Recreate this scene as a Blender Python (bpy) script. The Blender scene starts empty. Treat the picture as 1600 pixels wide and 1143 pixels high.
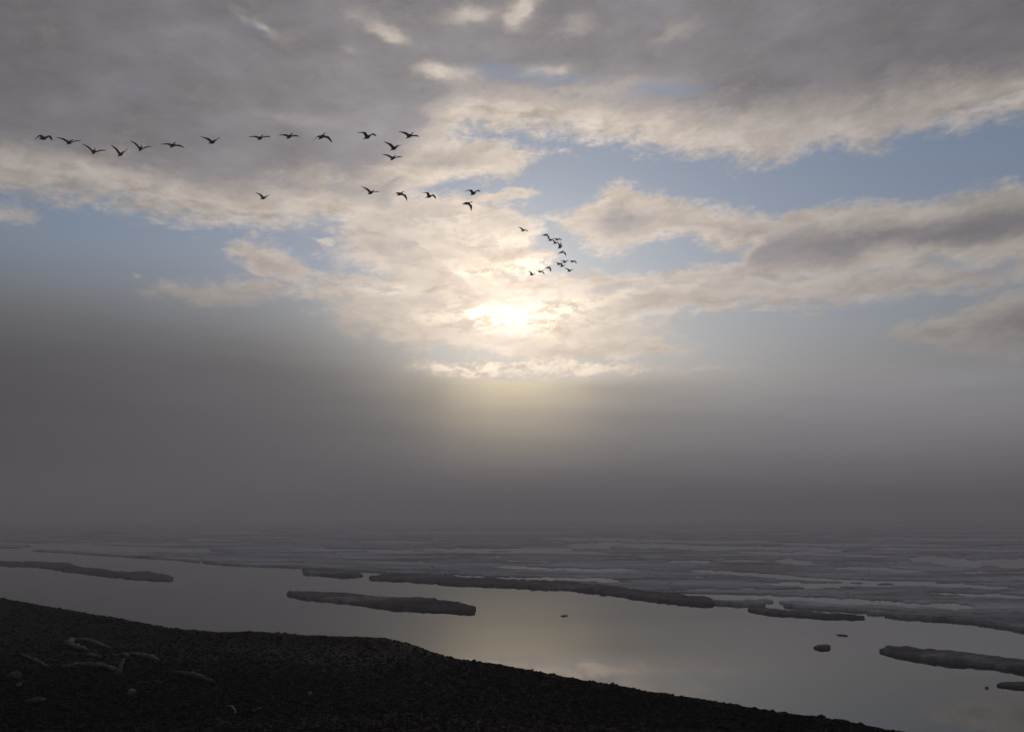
import bpy, bmesh, math, random
import numpy as np
from mathutils import Vector, Matrix, noise as mnoise

# ------------------------------------------------------------------ camera
SC = bpy.context.scene
COL = SC.collection
R = math.radians
FOCAL = 1244.0                  # focal length in photo pixels (28 mm on a 36 mm wide frame)
PITCH = R(10.54)                # camera looks a little upwards
EYE = Vector((0.0, 0.0, 6.0))   # six metres above the water
cam_data = bpy.data.cameras.new('camera')
cam_data.lens, cam_data.sensor_width = 28.0, 36.0
cam_data.clip_start, cam_data.clip_end = 0.1, 30000.0
cam = bpy.data.objects.new('camera', cam_data)
COL.objects.link(cam)
cam.location = EYE
cam.rotation_euler = (R(90) + PITCH, 0, 0)
SC.camera = cam
FWD = Vector((0, math.cos(PITCH), math.sin(PITCH)))
UPV = Vector((0, -math.sin(PITCH), math.cos(PITCH)))


def ray(px, py):
    """World direction that was measured at photo position px, py."""
    return (FWD + Vector((1, 0, 0)) * ((px - 800) / FOCAL) - UPV * ((py - 571.5) / FOCAL)).normalized()


def azel(px, py):
    d = ray(px, py)
    return math.degrees(math.atan2(d.x, d.y)), math.degrees(math.asin(d.z))


def at_height(px, py, z):
    d = ray(px, py)
    return EYE + d * ((z - EYE.z) / d.z)


# ------------------------------------------------------------------ render settings
SC.render.engine = 'CYCLES'
SC.view_settings.view_transform = 'Standard'
SC.view_settings.look = 'None'
SC.view_settings.exposure = 0.08
SC.view_settings.gamma = 1.0
SC.cycles.use_denoising = True
SC.cycles.denoiser = 'OPENIMAGEDENOISE'
SC.cycles.max_bounces = 6
SC.cycles.volume_bounces = 1

# ------------------------------------------------------------------ sky
SUN_AZ, SUN_EL = azel(792, 490)
world = bpy.data.worlds.new('World')
SC.world = world
world.use_nodes = True
NT = world.node_tree
NT.nodes.clear()


class X:
    """A socket with arithmetic, so that node maths can be written as formulas."""
    tree = None

    def __init__(s, sock):
        s.s = sock

    @staticmethod
    def math(op, *a, clamp=False):
        n = X.tree.nodes.new('ShaderNodeMath')
        n.operation = op
        n.use_clamp = clamp
        for i, v in enumerate(a):
            if isinstance(v, X):
                X.tree.links.new(v.s, n.inputs[i])
            else:
                n.inputs[i].default_value = v
        return X(n.outputs[0])

    def __add__(s, o): return X.math('ADD', s, o)
    __radd__ = __add__
    def __mul__(s, o): return X.math('MULTIPLY', s, o)
    __rmul__ = __mul__
    def __sub__(s, o): return X.math('SUBTRACT', s, o)
    def __rsub__(s, o): return X.math('SUBTRACT', o, s)
    def __truediv__(s, o): return X.math('DIVIDE', s, o)


def lo(a, b): return X.math('MINIMUM', a, b)
def hi(a, b): return X.math('MAXIMUM', a, b)
def expo(a): return X.math('EXPONENT', a)
def step(a, x0, x1):
    n = X.tree.nodes.new('ShaderNodeMapRange')
    n.interpolation_type = 'SMOOTHSTEP'
    n.clamp = True
    X.tree.links.new(a.s, n.inputs[0])
    for i, v in ((1, x0), (2, x1), (3, 0.0), (4, 1.0)):
        if isinstance(v, X):
            X.tree.links.new(v.s, n.inputs[i])
        else:
            n.inputs[i].default_value = v
    return X(n.outputs[0])


def vec(a, b, c):
    n = X.tree.nodes.new('ShaderNodeCombineXYZ')
    for i, v in enumerate((a, b, c)):
        if isinstance(v, X):
            X.tree.links.new(v.s, n.inputs[i])
        else:
            n.inputs[i].default_value = v
    return X(n.outputs[0])


def rgb(a, scale=None):
    """A constant colour, optionally multiplied by a value."""
    n = X.tree.nodes.new('ShaderNodeVectorMath')
    n.operation = 'SCALE'
    n.inputs[0].default_value = a
    if scale is None:
        n.inputs['Scale'].default_value = 1.0
    else:
        X.tree.links.new(scale.s, n.inputs['Scale'])
    return X(n.outputs[0])


def vop(op, a, b):
    n = X.tree.nodes.new('ShaderNodeVectorMath')
    n.operation = op
    for i, v in enumerate((a, b)):
        if isinstance(v, X):
            X.tree.links.new(v.s, n.inputs[i])
        else:
            n.inputs[i].default_value = v
    return X(n.outputs['Value'] if op == 'DOT_PRODUCT' else n.outputs[0])


def vscale(a, k):
    n = X.tree.nodes.new('ShaderNodeVectorMath')
    n.operation = 'SCALE'
    X.tree.links.new(a.s, n.inputs[0])
    if isinstance(k, X):
        X.tree.links.new(k.s, n.inputs['Scale'])
    else:
        n.inputs['Scale'].default_value = k
    return X(n.outputs[0])


def mix(f, a, b):
    n = X.tree.nodes.new('ShaderNodeMix')
    n.data_type = 'RGBA'
    X.tree.links.new(f.s, n.inputs[0])
    X.tree.links.new(a.s, n.inputs[6])
    X.tree.links.new(b.s, n.inputs[7])
    return X(n.outputs[2])


def fbm(v, scale, detail=6.0, rough=0.55, out='Fac', lac=2.0, dist=0.0):
    n = X.tree.nodes.new('ShaderNodeTexNoise')
    X.tree.links.new(v.s, n.inputs['Vector'])
    n.inputs['Scale'].default_value = scale
    n.inputs['Detail'].default_value = detail
    n.inputs['Roughness'].default_value = rough
    n.inputs['Lacunarity'].default_value = lac
    n.inputs['Distortion'].default_value = dist
    return X(n.outputs[out])


def parts3(v):
    n = X.tree.nodes.new('ShaderNodeSeparateXYZ')
    X.tree.links.new(v.s, n.inputs[0])
    return X(n.outputs[0]), X(n.outputs[1]), X(n.outputs[2])


A0, A1, E1 = -36.0, 36.0, 45.0     # azimuth and elevation covered by the cloud curves


def curve(u01, pts, smooth=True):
    """Float curve through (azimuth deg, value 0..1) points."""
    n = X.tree.nodes.new('ShaderNodeFloatCurve')
    X.tree.links.new(u01.s, n.inputs['Value'])
    c = n.mapping.curves[0]
    n.mapping.use_clip = False
    n.mapping.extend = 'HORIZONTAL'
    pts = sorted(pts)
    c.points[0].location = pts[0]
    c.points[1].location = pts[-1]
    for p in pts[1:-1]:
        c.points.new(*p)
    for p in c.points:
        p.handle_type = 'AUTO_CLAMPED' if smooth else 'VECTOR'
    n.mapping.update()
    return X(n.outputs[0])


X.tree = NT
tc = NT.nodes.new('ShaderNodeTexCoord')
D = X(tc.outputs['Generated'])
dx, dy, dz = parts3(D)
AZ = X.math('ARCTAN2', dx, dy) * (180 / math.pi)
EL = X.math('ARCSINE', dz) * (180 / math.pi)
sd = Vector((math.sin(R(SUN_AZ)) * math.cos(R(SUN_EL)), math.cos(R(SUN_AZ)) * math.cos(R(SUN_EL)), math.sin(R(SUN_EL))))
THETA = X.math('ARCCOSINE', lo(vop('DOT_PRODUCT', D, tuple(sd)), 0.99999)) * (180 / math.pi)

# cloud noise: drawn out along the horizon, larger overhead
stretch = vec(AZ * 0.45, EL * 1.0 + AZ * -0.06, 3.7)
wa = fbm(stretch, 0.16, 5.0, 0.55, 'Color')
wax, way, waz = parts3(wa)
wb = fbm(stretch, 0.75, 6.0, 0.62, 'Color')
wbx, wby, wbz = parts3(wb)
WU = AZ + (wax - 0.5) * 3.2 + (wbx - 0.5) * 2.6
WV = EL + (way - 0.5) * 1.3 + (wby - 0.5) * 1.5
U01 = (WU - A0) / (A1 - A0)


def ypts(pts):
    out = []
    for px, py in pts:
        a, e = azel(px, py)
        out.append(((a - A0) / (A1 - A0), e / E1))
    return out


def region(up, low, k=1.0, cap=6.0):
    """Distance in degrees inside a cloud bounded by two edges (None: open above)."""
    l = curve(U01, ypts(low)) * E1
    s = WV - l
    if up is not None:
        s = lo(s, curve(U01, ypts(up)) * E1 - WV)
    return lo(s * k, cap)


def blob(px, py, rx, ry, ang=0.0):
    """Gaussian patch, sizes in photo pixels."""
    a, e = azel(px, py)
    q = math.degrees(1 / FOCAL)
    u, v = WU - a, WV - e
    c, s_ = math.cos(R(ang)), math.sin(R(ang))
    p = (u * c + v * s_) / (rx * q)
    r = (v * c - u * s_) / (ry * q)
    return expo((p * p + r * r) * -1.0)


deck = region(None, [(-60, 322), (0, 318), (75, 322), (150, 328), (210, 342), (280, 354), (350, 366), (400, 370),
                     (450, 364), (500, 352), (560, 352), (600, 340), (640, 300), (690, 245), (745, 216), (800, 220), (900, 228),
                     (1000, 236), (1060, 242), (1120, 254), (1170, 262), (1215, 258), (1260, 246), (1320, 236),
                     (1370, 244), (1400, 226), (1450, 216), (1530, 208), (1600, 195), (1660, 190)], 0.62, 3.2)
lobe = region([(600, 250), (690, 206), (790, 224), (850, 232), (898, 244), (910, 262)],
              [(600, 352), (650, 305), (700, 292), (745, 288), (790, 284), (820, 262), (898, 245), (910, 250)], 1.1, 3.0)
lump = region([(-60, 300), (0, 312), (40, 318), (76, 334), (90, 352)],
              [(-60, 345), (0, 346), (40, 349), (76, 337), (90, 336)], 1.0, 2.0)
midr = region([(835, 352), (850, 338), (900, 322), (930, 300), (965, 282), (1000, 294), (1040, 300), (1100, 310), (1160, 322), (1230, 340), (1260, 390)],
              [(835, 336), (850, 342), (890, 370), (930, 393), (960, 398), (1000, 386), (1050, 378), (1100, 388), (1160, 404), (1230, 400), (1260, 370)], 1.0, 2.2)
bigr = region([(1090, 440), (1112, 426), (1165, 402), (1200, 345), (1255, 326), (1330, 313), (1430, 306), (1480, 300), (1520, 286), (1560, 281), (1600, 282), (1660, 285)],
              [(1090, 424), (1112, 429), (1150, 442), (1190, 448), (1260, 446), (1330, 449), (1360, 434), (1450, 434), (1500, 440), (1560, 424), (1600, 405), (1660, 400)], 1.1, 3.5)
streak = region([(1110, 468), (1140, 454), (1180, 452), (1260, 458), (1350, 463), (1370, 472)],
                [(1110, 450), (1140, 458), (1190, 468), (1270, 471), (1350, 466), (1370, 458)], 1.6, 0.8)
lowr = region([(1370, 540), (1392, 520), (1430, 502), (1480, 490), (1540, 464), (1600, 442), (1660, 430)],
              [(1370, 510), (1392, 525), (1440, 545), (1500, 556), (1600, 566), (1660, 568)], 1.0, 3.0)
fin = region([(330, 420), (346, 394), (372, 376), (400, 372), (440, 386), (480, 408), (512, 428), (600, 425), (640, 420)],
             [(330, 380), (346, 398), (384, 424), (400, 442), (500, 452), (560, 456), (640, 460)], 1.0, 1.5)
roll = region([(200, 470), (218, 455), (250, 443), (300, 441), (340, 450), (362, 438), (420, 430), (520, 440), (640, 440)],
              [(200, 450), (218, 462), (280, 474), (340, 482), (400, 480), (480, 472), (560, 486), (640, 500)], 0.9, 1.4)
diag = region([(560, 370), (590, 366), (640, 360), (680, 398), (720, 430), (770, 468), (790, 490)],
              [(560, 350), (590, 398), (620, 420), (680, 450), (720, 475), (770, 488), (790, 478)], 1.9, 1.5)
S = deck
for s_ in (lobe, lump, midr, bigr, streak, lowr, fin, roll, diag):
    S = hi(S, s_)
# thin wisps round the sun, over the fog and between the right-hand clouds
wisps = (blob(640, 345, 150, 60) * 1.9 + blob(660, 420, 110, 80) * 1.5 + blob(780, 365, 90, 28, -6) * 2.0 + blob(785, 418, 85, 16, 8) * 2.2
         + blob(560, 480, 130, 26) * 1.1 + blob(650, 520, 150, 30) * 1.3 + blob(800, 495, 110, 34) * 2.0
         + blob(930, 500, 120, 30, 4) * 1.6 + blob(1000, 535, 130, 26, -6) * 1.5 + blob(1020, 465, 60, 8, 5) * 1.6 + blob(900, 545, 120, 16) * 1.4
         + blob(780, 574, 150, 13) * 2.4 + blob(900, 580, 150, 9) * 1.7 + blob(1080, 583, 120, 6, 2) * 1.4 + blob(1390, 580, 90, 5) * 1.0
         + blob(790, 308, 60, 8, 4) * 1.8 + blob(1545, 445, 50, 12, 12) * 1.5 + blob(1560, 470, 45, 14, 20) * 1.3
         + blob(1190, 487, 110, 6, 3) * 1.3 + blob(1265, 493, 35, 4, -4) * 1.5 + blob(1470, 455, 28, 4) * 1.4 + blob(330, 310, 26, 5) * 0.4
         + blob(1470, 312, 60, 6, 4) * 1.0 + blob(220, 432, 18, 4) * 1.2 + blob(187, 358, 7, 3, 30) * 1.2 + blob(495, 372, 20, 3) * 1.0 + blob(1045, 459, 20, 4) * 1.2)
S = hi(S, lo(wisps - 0.95, 1.0))
# thinner places in the deck: glowing ones let light through, open ones show the blue
glowing = (blob(690, 112, 48, 12) * 2.9 + blob(398, 40, 26, 7, -24) * 1.7 + blob(730, 24, 50, 14, 6) * 2.6 + blob(815, 18, 30, 18, 40) * 2.8
           + blob(600, 55, 40, 11, -8) * 2.8 + blob(540, 80, 20, 8) * 1.4 + blob(1582, 142, 46, 14, -4) * 2.8 + blob(860, 108, 40, 10) * 2.6
           + blob(1000, 130, 110, 16) * 1.3 + blob(950, 200, 190, 26, -4) * 1.5 + blob(770, 185, 70, 14) * 1.5
           + blob(480, 190, 130, 10) * 1.0 + blob(640, 265, 45, 8) * 1.7 + blob(520, 320, 70, 24) * 1.6 + blob(190, 300, 190, 22, -6) * 1.7 + blob(320, 335, 80, 12, -6) * 1.5
           + blob(1150, 380, 50, 8, -8) * 1.2 + blob(1490, 395, 110, 16, -10) * 1.7
           + blob(550, 20, 60, 20) * 1.2 + blob(905, 40, 30, 16) * 1.2 + blob(1060, 50, 50, 12, 15) * 1.3)
opened = (blob(790, 112, 75, 14, -3) * 4.4 + blob(890, 122, 60, 8) * 3.0 + blob(395, 45, 40, 8, -24) * 2.6 + blob(230, 140, 70, 14, -14) * 1.2 + blob(1060, 140, 70, 12) * 2.2
          + blob(1050, 132, 50, 8) * 2.6 + blob(470, 333, 46, 5, 2) * 2.4 + blob(530, 345, 30, 5, -5) * 2.0 + blob(20, 318, 30, 5, -14) * 1.6
          + blob(1035, 330, 50, 9, -10) * 0.8 + blob(1200, 372, 50, 5, 12) * 1.0 + blob(1475, 408, 50, 9, -14) * 3.4 + blob(1570, 418, 26, 12, 10) * 2.6)
fine = fbm(vec(AZ * 0.5, EL * 1.0 + AZ * -0.08, 1.3), 1.9, 8.0, 0.68)
fibre = fbm(vec(WU * 0.35, WV * 1.0 + WU * -0.05, 5.1), 1.1, 7.0, 0.62)
soft = fbm(stretch, 0.3, 5.0, 0.55)
Sf = S + (fine - 0.5) * 2.3 + (soft - 0.5) * 1.2
OPEN = step(opened + (fine - 0.5) * 1.5 + (soft - 0.5) * 1.5, 0.2, 3.4)
ALPHA = step(Sf, -0.3, 0.95) * (1.0 - OPEN * 0.55)
THICK = step(Sf - glowing + (soft - 0.5) * 1.8 + (fibre - 0.5) * 2.2, 0.25, 3.15)

glow_wide = expo(THETA * (-1 / 17.0))
glow_mid = expo(THETA * THETA * (-1 / (5.2 * 5.2)))
glow_core = expo(THETA * THETA * (-1 / (2.3 * 2.3)))
sunlit = (blob(810, 488, 95, 19, 4) * 8.5 + blob(790, 503, 80, 12, -4) * 7.5 + blob(735, 490, 36, 14, -30) * 6.0 + blob(880, 478, 60, 9, 12) * 4.0
          + blob(790, 420, 66, 11, 8) * 6.5 + blob(735, 428, 40, 8, 0) * 4.0 + blob(850, 415, 40, 7, 14) * 3.0 + blob(770, 372, 90, 13, -4) * 3.6 + blob(690, 345, 80, 12, 8) * 2.6
          + blob(610, 455, 60, 10, 6) * 1.8 + blob(700, 505, 50, 10, -6) * 2.2 + blob(960, 500, 90, 9, 4) * 2.2 + blob(940, 470, 70, 8, 6) * 2.4 + blob(1000, 530, 90, 8, -4) * 1.6
          + blob(860, 528, 80, 7, -10) * 2.2 + blob(790, 573, 165, 15) * 11.0 + blob(960, 582, 70, 5) * 2.6 + blob(680, 580, 60, 6) * 1.8) * step(fibre + (fine - 0.5) * 1.5, 0.36, 0.66)
sky = NT.nodes.new('ShaderNodeTexSky')
sky.sky_type = 'NISHITA'
sky.sun_disc = False
sky.sun_elevation = R(SUN_EL)
sky.sun_rotation = R(SUN_AZ)
sky.altitude = 0
sky.air_density, sky.dust_density, sky.ozone_density = 1.0, 0.25, 1.5
blue = vop('MULTIPLY', vscale(X(sky.outputs[0]), 0.52), (0.92, 1.0, 1.12))
blue = vop('ADD', blue, rgb((1.0, 0.95, 0.9), glow_wide * 1.7 + 0.33))
low = expo(hi(EL - 9.0, 0.0) * (-1 / 7.5))
blue = mix(low * 0.9, blue, rgb((1.0, 0.95, 0.89), (glow_wide * 5.9 + 1.3) * (step(AZ, -8.0, 14.0) * 0.32 + 0.97)))
blue = vop('ADD', blue, rgb((1.0, 0.80, 0.52), glow_mid * 2.8 + glow_core * 2.0))
edge = vscale(mix(glow_wide, rgb((1.0, 0.91, 0.845)), rgb((1.0, 0.80, 0.60))), (glow_wide * 9.0 + glow_mid * 2.2 + glow_core * 1.6 + 2.5) * (fibre * 1.5 + fine * 0.3 + 0.15))
edge = vop('ADD', edge, rgb((1.0, 0.85, 0.58), sunlit))
lumps = 0.18 + soft * 1.0 + wbx * 0.4 + fine * 0.22
core = rgb((1.0, 0.91, 0.88), (glow_wide * 5.4 + glow_mid * 1.8 + glow_core * 3.0) * lumps)
core = vop('ADD', core, rgb((0.86, 0.84, 0.98), lumps * 1.0))
cloud = mix(THICK, edge, core)
col = mix(ALPHA, blue, cloud)
# thin mist in front of the lowest clouds, lit warm round the sun
fxv = (AZ - SUN_AZ - 2.5) / 22.0
near_sun = expo(fxv * fxv * -1.0)
mist = vop('ADD', rgb((1.0, 0.985, 0.97), near_sun * 2.1 + 1.6), rgb((1.0, 0.77, 0.53), near_sun * near_sun * near_sun * 5.6))
col = mix(expo(hi(EL - 9.0, 0.0) * (-1 / 4.2)) * 0.5, col, mist)

# fog bank along the horizon: its top sinks into the sky softly at the sides, sharply below the sun
q01 = (AZ - A0) / (A1 - A0)
ftop = curve(q01, ypts([(-60, 432), (0, 450), (200, 464), (400, 488), (560, 534), (650, 572), (720, 591), (800, 594), (900, 593), (1000, 590), (1200, 588), (1500, 582), (1660, 580)])) * E1


def across(pts):
    """Curve over azimuth from (photo x, value) pairs."""
    return curve(q01, [((azel(px, 690)[0] - A0) / (A1 - A0), v) for px, v in pts])


fsoft = across([(-60, .42), (100, .42), (300, .46), (450, .46), (560, .46), (650, .26), (740, .035), (800, .03), (880, .04), (1000, .11), (1200, .2), (1500, .26), (1660, .26)]) * 10.0
fogn = fbm(vec(AZ * 0.12, EL * 0.6, 9.0), 0.9, 4.0, 0.5)
fd = ftop - EL + (fogn - 0.5) * 0.5 + (fine - 0.5) * 0.25
FOG = step(fd, fsoft * -1.0, fsoft)
ftopv = across([(-60, .085), (100, .105), (400, .15), (560, .22), (650, .32), (740, .60), (800, .70), (880, .60), (1000, .35), (1200, .29), (1500, .245), (1660, .23)]) * 10.0
flowv = across([(-60, .015), (100, .020), (400, .056), (800, .10), (1200, .122), (1500, .125), (1660, .12)]) * 10.0
fscale = across([(-60, .8), (100, .8), (400, .68), (650, .56), (800, .40), (1000, .52), (1500, .64), (1660, .64)]) * 10.0
fx = (AZ - SUN_AZ) / 15.0
under = expo(fx * fx * -1.0)
decay = expo(hi(fd, 0.0) * -1.0 / fscale)
fogcol = vop('ADD', rgb((0.99, 0.98, 1.06), flowv * 1.25), vscale(mix(under, rgb((1.0, 0.98, 1.0)), rgb((1.20, 0.985, 0.62))), (ftopv * 1.15 - flowv) * decay * 1.12))
wisp = fbm(vec(AZ * 0.10, EL * 0.9, 21.0), 0.8, 5.0, 0.55)
fogcol = vscale(fogcol, wisp * 0.34 + 0.83)
col = mix(FOG, col, fogcol)
col = vscale(col, expo(hi(EL, 0.0) * (-1 / 13.0)) * 0.27 + 1.03)
bg = NT.nodes.new('ShaderNodeBackground')
bg.inputs['Strength'].default_value = 0.1
NT.links.new(col.s, bg.inputs['Color'])
wo = NT.nodes.new('ShaderNodeOutputWorld')
NT.links.new(bg.outputs[0], wo.inputs['Surface'])
world.cycles.sampling_method = 'MANUAL'
world.cycles.sample_map_resolution = 1024

# ------------------------------------------------------------------ sun behind the clouds
sun_data = bpy.data.lights.new('sun', 'SUN')
sun_data.energy = 0.3
sun_data.angle = R(2.5)
sun_data.color = (1.0, 0.86, 0.68)
sun = bpy.data.objects.new('sun', sun_data)
COL.objects.link(sun)
sun.rotation_euler = (R(90 - SUN_EL), 0, R(180 - SUN_AZ))
sun.location = (0, 0, 60)

# ------------------------------------------------------------------ helpers
RNG = np.random.default_rng(11)
random.seed(4)


def vhash(ix, iy, seed):
    h = (ix.astype(np.int64) * 374761393 + iy.astype(np.int64) * 668265263 + seed * 974711) & 0x7fffffff
    h = ((h ^ (h >> 13)) * 1274126177) & 0x7fffffff
    return ((h ^ (h >> 16)) & 0xffff) / 65535.0


def vnoise(x, y, seed=0):
    ix, iy = np.floor(x), np.floor(y)
    fx_, fy_ = x - ix, y - iy
    fx_, fy_ = fx_ * fx_ * (3 - 2 * fx_), fy_ * fy_ * (3 - 2 * fy_)
    a, b = vhash(ix, iy, seed), vhash(ix + 1, iy, seed)
    c, d = vhash(ix, iy + 1, seed), vhash(ix + 1, iy + 1, seed)
    return (a + (b - a) * fx_) * (1 - fy_) + (c + (d - c) * fx_) * fy_


def fnoise(x, y, octaves=4, seed=0, gain=0.5):
    """Fractal noise, about -1..1."""
    out, amp, tot = 0.0, 1.0, 0.0
    for k in range(octaves):
        out = out + amp * (vnoise(x, y, seed + k * 17) * 2 - 1)
        tot += amp
        amp *= gain
        x, y = x * 2.03 + 5.1, y * 2.03 + 1.7
    return out / tot


def mesh_from(name, verts, faces, mat, smooth=True):
    """verts (n,3); faces: (n,3) or (n,4) array, or a list of index tuples."""
    me = bpy.data.meshes.new(name)
    verts = np.asarray(verts, dtype=np.float32)
    if isinstance(faces, np.ndarray):
        n, k = faces.shape
        flat, starts = faces.reshape(-1), np.arange(n) * k
    else:
        lens = np.array([len(f) for f in faces])
        flat, starts = np.concatenate([np.asarray(f) for f in faces]), np.concatenate([[0], np.cumsum(lens)[:-1]])
        n = len(faces)
    me.vertices.add(len(verts))
    me.vertices.foreach_set('co', verts.reshape(-1))
    me.loops.add(len(flat))
    me.loops.foreach_set('vertex_index', flat.astype(np.int32))
    me.polygons.add(n)
    me.polygons.foreach_set('loop_start', starts.astype(np.int32))
    me.update(calc_edges=True)
    me.validate()
    me.polygons.foreach_set('use_smooth', np.full(len(me.polygons), smooth))
    for m in (mat if isinstance(mat, (list, tuple)) else [mat]):
        me.materials.append(m)
    return me


def link(name, me, parent=None):
    o = bpy.data.objects.new(name, me)
    COL.objects.link(o)
    if parent:
        o.parent = parent
    return o


def tag(o, label=None, cat=None, group=None, kind=None):
    for k, v in (('label', label), ('category', cat), ('group', group), ('kind', kind)):
        if v:
            o[k] = v
    return o


def material(name, build):
    m = bpy.data.materials.new(name)
    m.use_nodes = True
    nt = m.node_tree
    p = nt.nodes['Principled BSDF']
    old, X.tree = X.tree, nt
    build(p, nt)
    X.tree = old
    return m


def ramp(f, stops):
    n = X.tree.nodes.new('ShaderNodeValToRGB')
    X.tree.links.new(f.s, n.inputs[0])
    el = n.color_ramp.elements
    el[0].position, el[0].color = stops[0][0], (*stops[0][1], 1)
    el[1].position, el[1].color = stops[-1][0], (*stops[-1][1], 1)
    for pos, c in stops[1:-1]:
        e = el.new(pos)
        e.color = (*c, 1)
    return X(n.outputs[0])


def coord(kind='Object'):
    if kind == 'Position':
        return X(X.tree.nodes.new('ShaderNodeNewGeometry').outputs['Position'])
    return X(X.tree.nodes.new('ShaderNodeTexCoord').outputs[kind])


def bump(p, nt, h, strength, dist):
    n = nt.nodes.new('ShaderNodeBump')
    n.inputs['Strength'].default_value = strength
    n.inputs['Distance'].default_value = dist
    nt.links.new(h.s, n.inputs['Height'])
    nt.links.new(n.outputs[0], p.inputs['Normal'])


def m_gravel(p, nt, k=1.0):
    v = coord('Position')
    vo = nt.nodes.new('ShaderNodeTexVoronoi')
    vo.inputs['Scale'].default_value = 24.0
    nt.links.new(v.s, vo.inputs['Vector'])
    cr, cg, cb = parts3(X(vo.outputs['Color']))
    big = fbm(v, 0.35, 4.0, 0.6)
    tone = ramp(cr, [(0.0, (.005, .005, .006)), (0.55, (.015, .015, .017)), (0.85, (.032, .033, .038)), (1.0, (.06, .061, .068))])
    rust = ramp(cg, [(0.0, (.005, .004, .003)), (0.7, (.012, .008, .006)), (1.0, (.03, .018, .011))])
    c = mix(step(big, 0.44, 0.60), tone, rust)
    c = vscale(c, k)
    nt.links.new(c.s, p.inputs['Base Color'])
    p.inputs['Roughness'].default_value = 0.85
    p.inputs['Specular IOR Level'].default_value = 0.06
    bump(p, nt, fbm(v, 60.0, 3.0), 0.4, 0.01)


def m_water(p, nt):
    v = coord('Position')
    p.inputs['Base Color'].default_value = (.010, .012, .013, 1)
    p.inputs['Roughness'].default_value = 0.012
    p.inputs['IOR'].default_value = 1.45
    sx = vop('MULTIPLY', v, (0.5, 1.6, 1.0))
    bump(p, nt, fbm(sx, 1.1, 3.0, 0.5), 0.02, 0.05)


def m_ice(dirty):
    def f(p, nt):
        v = coord('Position')
        n1 = fbm(vop('MULTIPLY', v, (0.35, 1.0, 1.0)), 0.16, 6.0, 0.6)
        n2 = fbm(vop('MULTIPLY', v, (0.7, 1.5, 1.0)), 1.3, 6.0, 0.65)
        if dirty:
            c = ramp(n1 * 0.55 + n2 * 0.45, [(.34, (.03, .027, .026)), (.46, (.09, .084, .082)), (.54, (.15, .143, .141)), (.64, (.30, .295, .30))])
        else:
            c = ramp(n1 * 0.6 + n2 * 0.4, [(.34, (.11, .105, .108)), (.45, (.31, .31, .34)), (.55, (.50, .52, .59)), (.68, (.66, .70, .79))])
        nt.links.new(c.s, p.inputs['Base Color'])
        p.inputs['Roughness'].default_value = 0.9
        p.inputs['Specular IOR Level'].default_value = 0.0
        bump(p, nt, n2, 0.6, 0.10)
    return f


def m_wood(a, b):
    def f(p, nt):
        v = coord('Object')
        c = ramp(fbm(v, 22.0, 4.0, 0.6), [(.3, a), (.7, b)])
        nt.links.new(c.s, p.inputs['Base Color'])
        p.inputs['Roughness'].default_value = 0.85
        bump(p, nt, fbm(v, 40.0, 3.0), 0.5, 0.01)
    return f


def m_plumage(p, nt):
    v = coord('Object')
    c = ramp(fbm(v, 9.0, 4.0, 0.6), [(.35, (.022, .017, .013)), (.7, (.06, .047, .036))])
    nt.links.new(c.s, p.inputs['Base Color'])
    p.inputs['Roughness'].default_value = 0.7


def m_bill(p, nt):
    p.inputs['Base Color'].default_value = (.09, .045, .03, 1)
    p.inputs['Roughness'].default_value = 0.5


GRAVEL = material('gravel', lambda p, nt: m_gravel(p, nt, 0.36))
SOIL = material('dark_grit', lambda p, nt: m_gravel(p, nt, 0.2))  # gravel colours scaled darker for the ground between the pebbles
WATER = material('water', m_water)
ICE = material('pack_ice', m_ice(False))
DIRTY_ICE = material('dirty_ice', m_ice(True))
PALE_WOOD = material('bleached_wood', m_wood((.026, .024, .022), (.125, .12, .11)))
DARK_WOOD = material('dark_wood', m_wood((.02, .014, .01), (.075, .05, .035)))
PALE_STONE = material('pale_stone', m_wood((.06, .058, .056), (.15, .147, .143)))
GREY_STONE = material('grey_stone', m_wood((.018, .018, .018), (.045, .045, .047)))
PLUMAGE = material('plumage', m_plumage)
BILL = material('bill', m_bill)

# ------------------------------------------------------------------ water
w = 7000.0
tag(link('water', mesh_from('water', [(-w, -w, 0), (w, -w, 0), (w, w, 0), (-w, w, 0)], np.array([[0, 1, 2, 3]]), WATER)), kind='structure')

# ------------------------------------------------------------------ gravel beach
CREST_Z = 3.9
crest_px = [(-120, 914), (0, 934), (60, 944), (150, 961), (250, 979), (330, 986), (420, 987), (500, 991), (590, 995), (620, 1003), (660, 1018), (720, 1031),
            (800, 1044), (900, 1064), (1000, 1080), (1100, 1094), (1200, 1112), (1300, 1127), (1380, 1142), (1500, 1166), (1620, 1192)]
cp = np.array([tuple(at_height(x, y + 1, CREST_Z))[:2] for x, y in crest_px])
ES = np.array([0.827, -0.562])
ET = np.array([0.562, 0.827])
cs, ct = cp @ ES, cp @ ET
order = np.argsort(cs)
cs, ct = cs[order], ct[order]


def ground_z(x, y, rough=True):
    s, t = x * ES[0] + y * ES[1], x * ET[0] + y * ET[1]
    d = t - np.interp(s, cs, ct) + 0.10 * fnoise(s * 1.3, t * 0.4, 3, 31)
    soft_ = 0.25
    over = np.where(d > 0, np.sqrt(d * d + soft_ * soft_) - soft_, 0.0)
    inside = np.clip(-d / 9.0, 0, 1)
    z = CREST_Z - 0.46 * over + 0.45 * inside * inside - 0.10 * np.sin(np.clip(-d / 2.5, 0, 1) * math.pi) * 1.0
    z = np.maximum(z, -2.0)
    z = z + 0.06 * fnoise(s * 0.45, t * 0.7, 4, 3) * np.clip(inside * 6 + 0.2, 0, 1)
    if rough:
        z = z + 0.012 * fnoise(x * 7.5, y * 7.5, 3, 9, 0.6)
    return z


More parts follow.
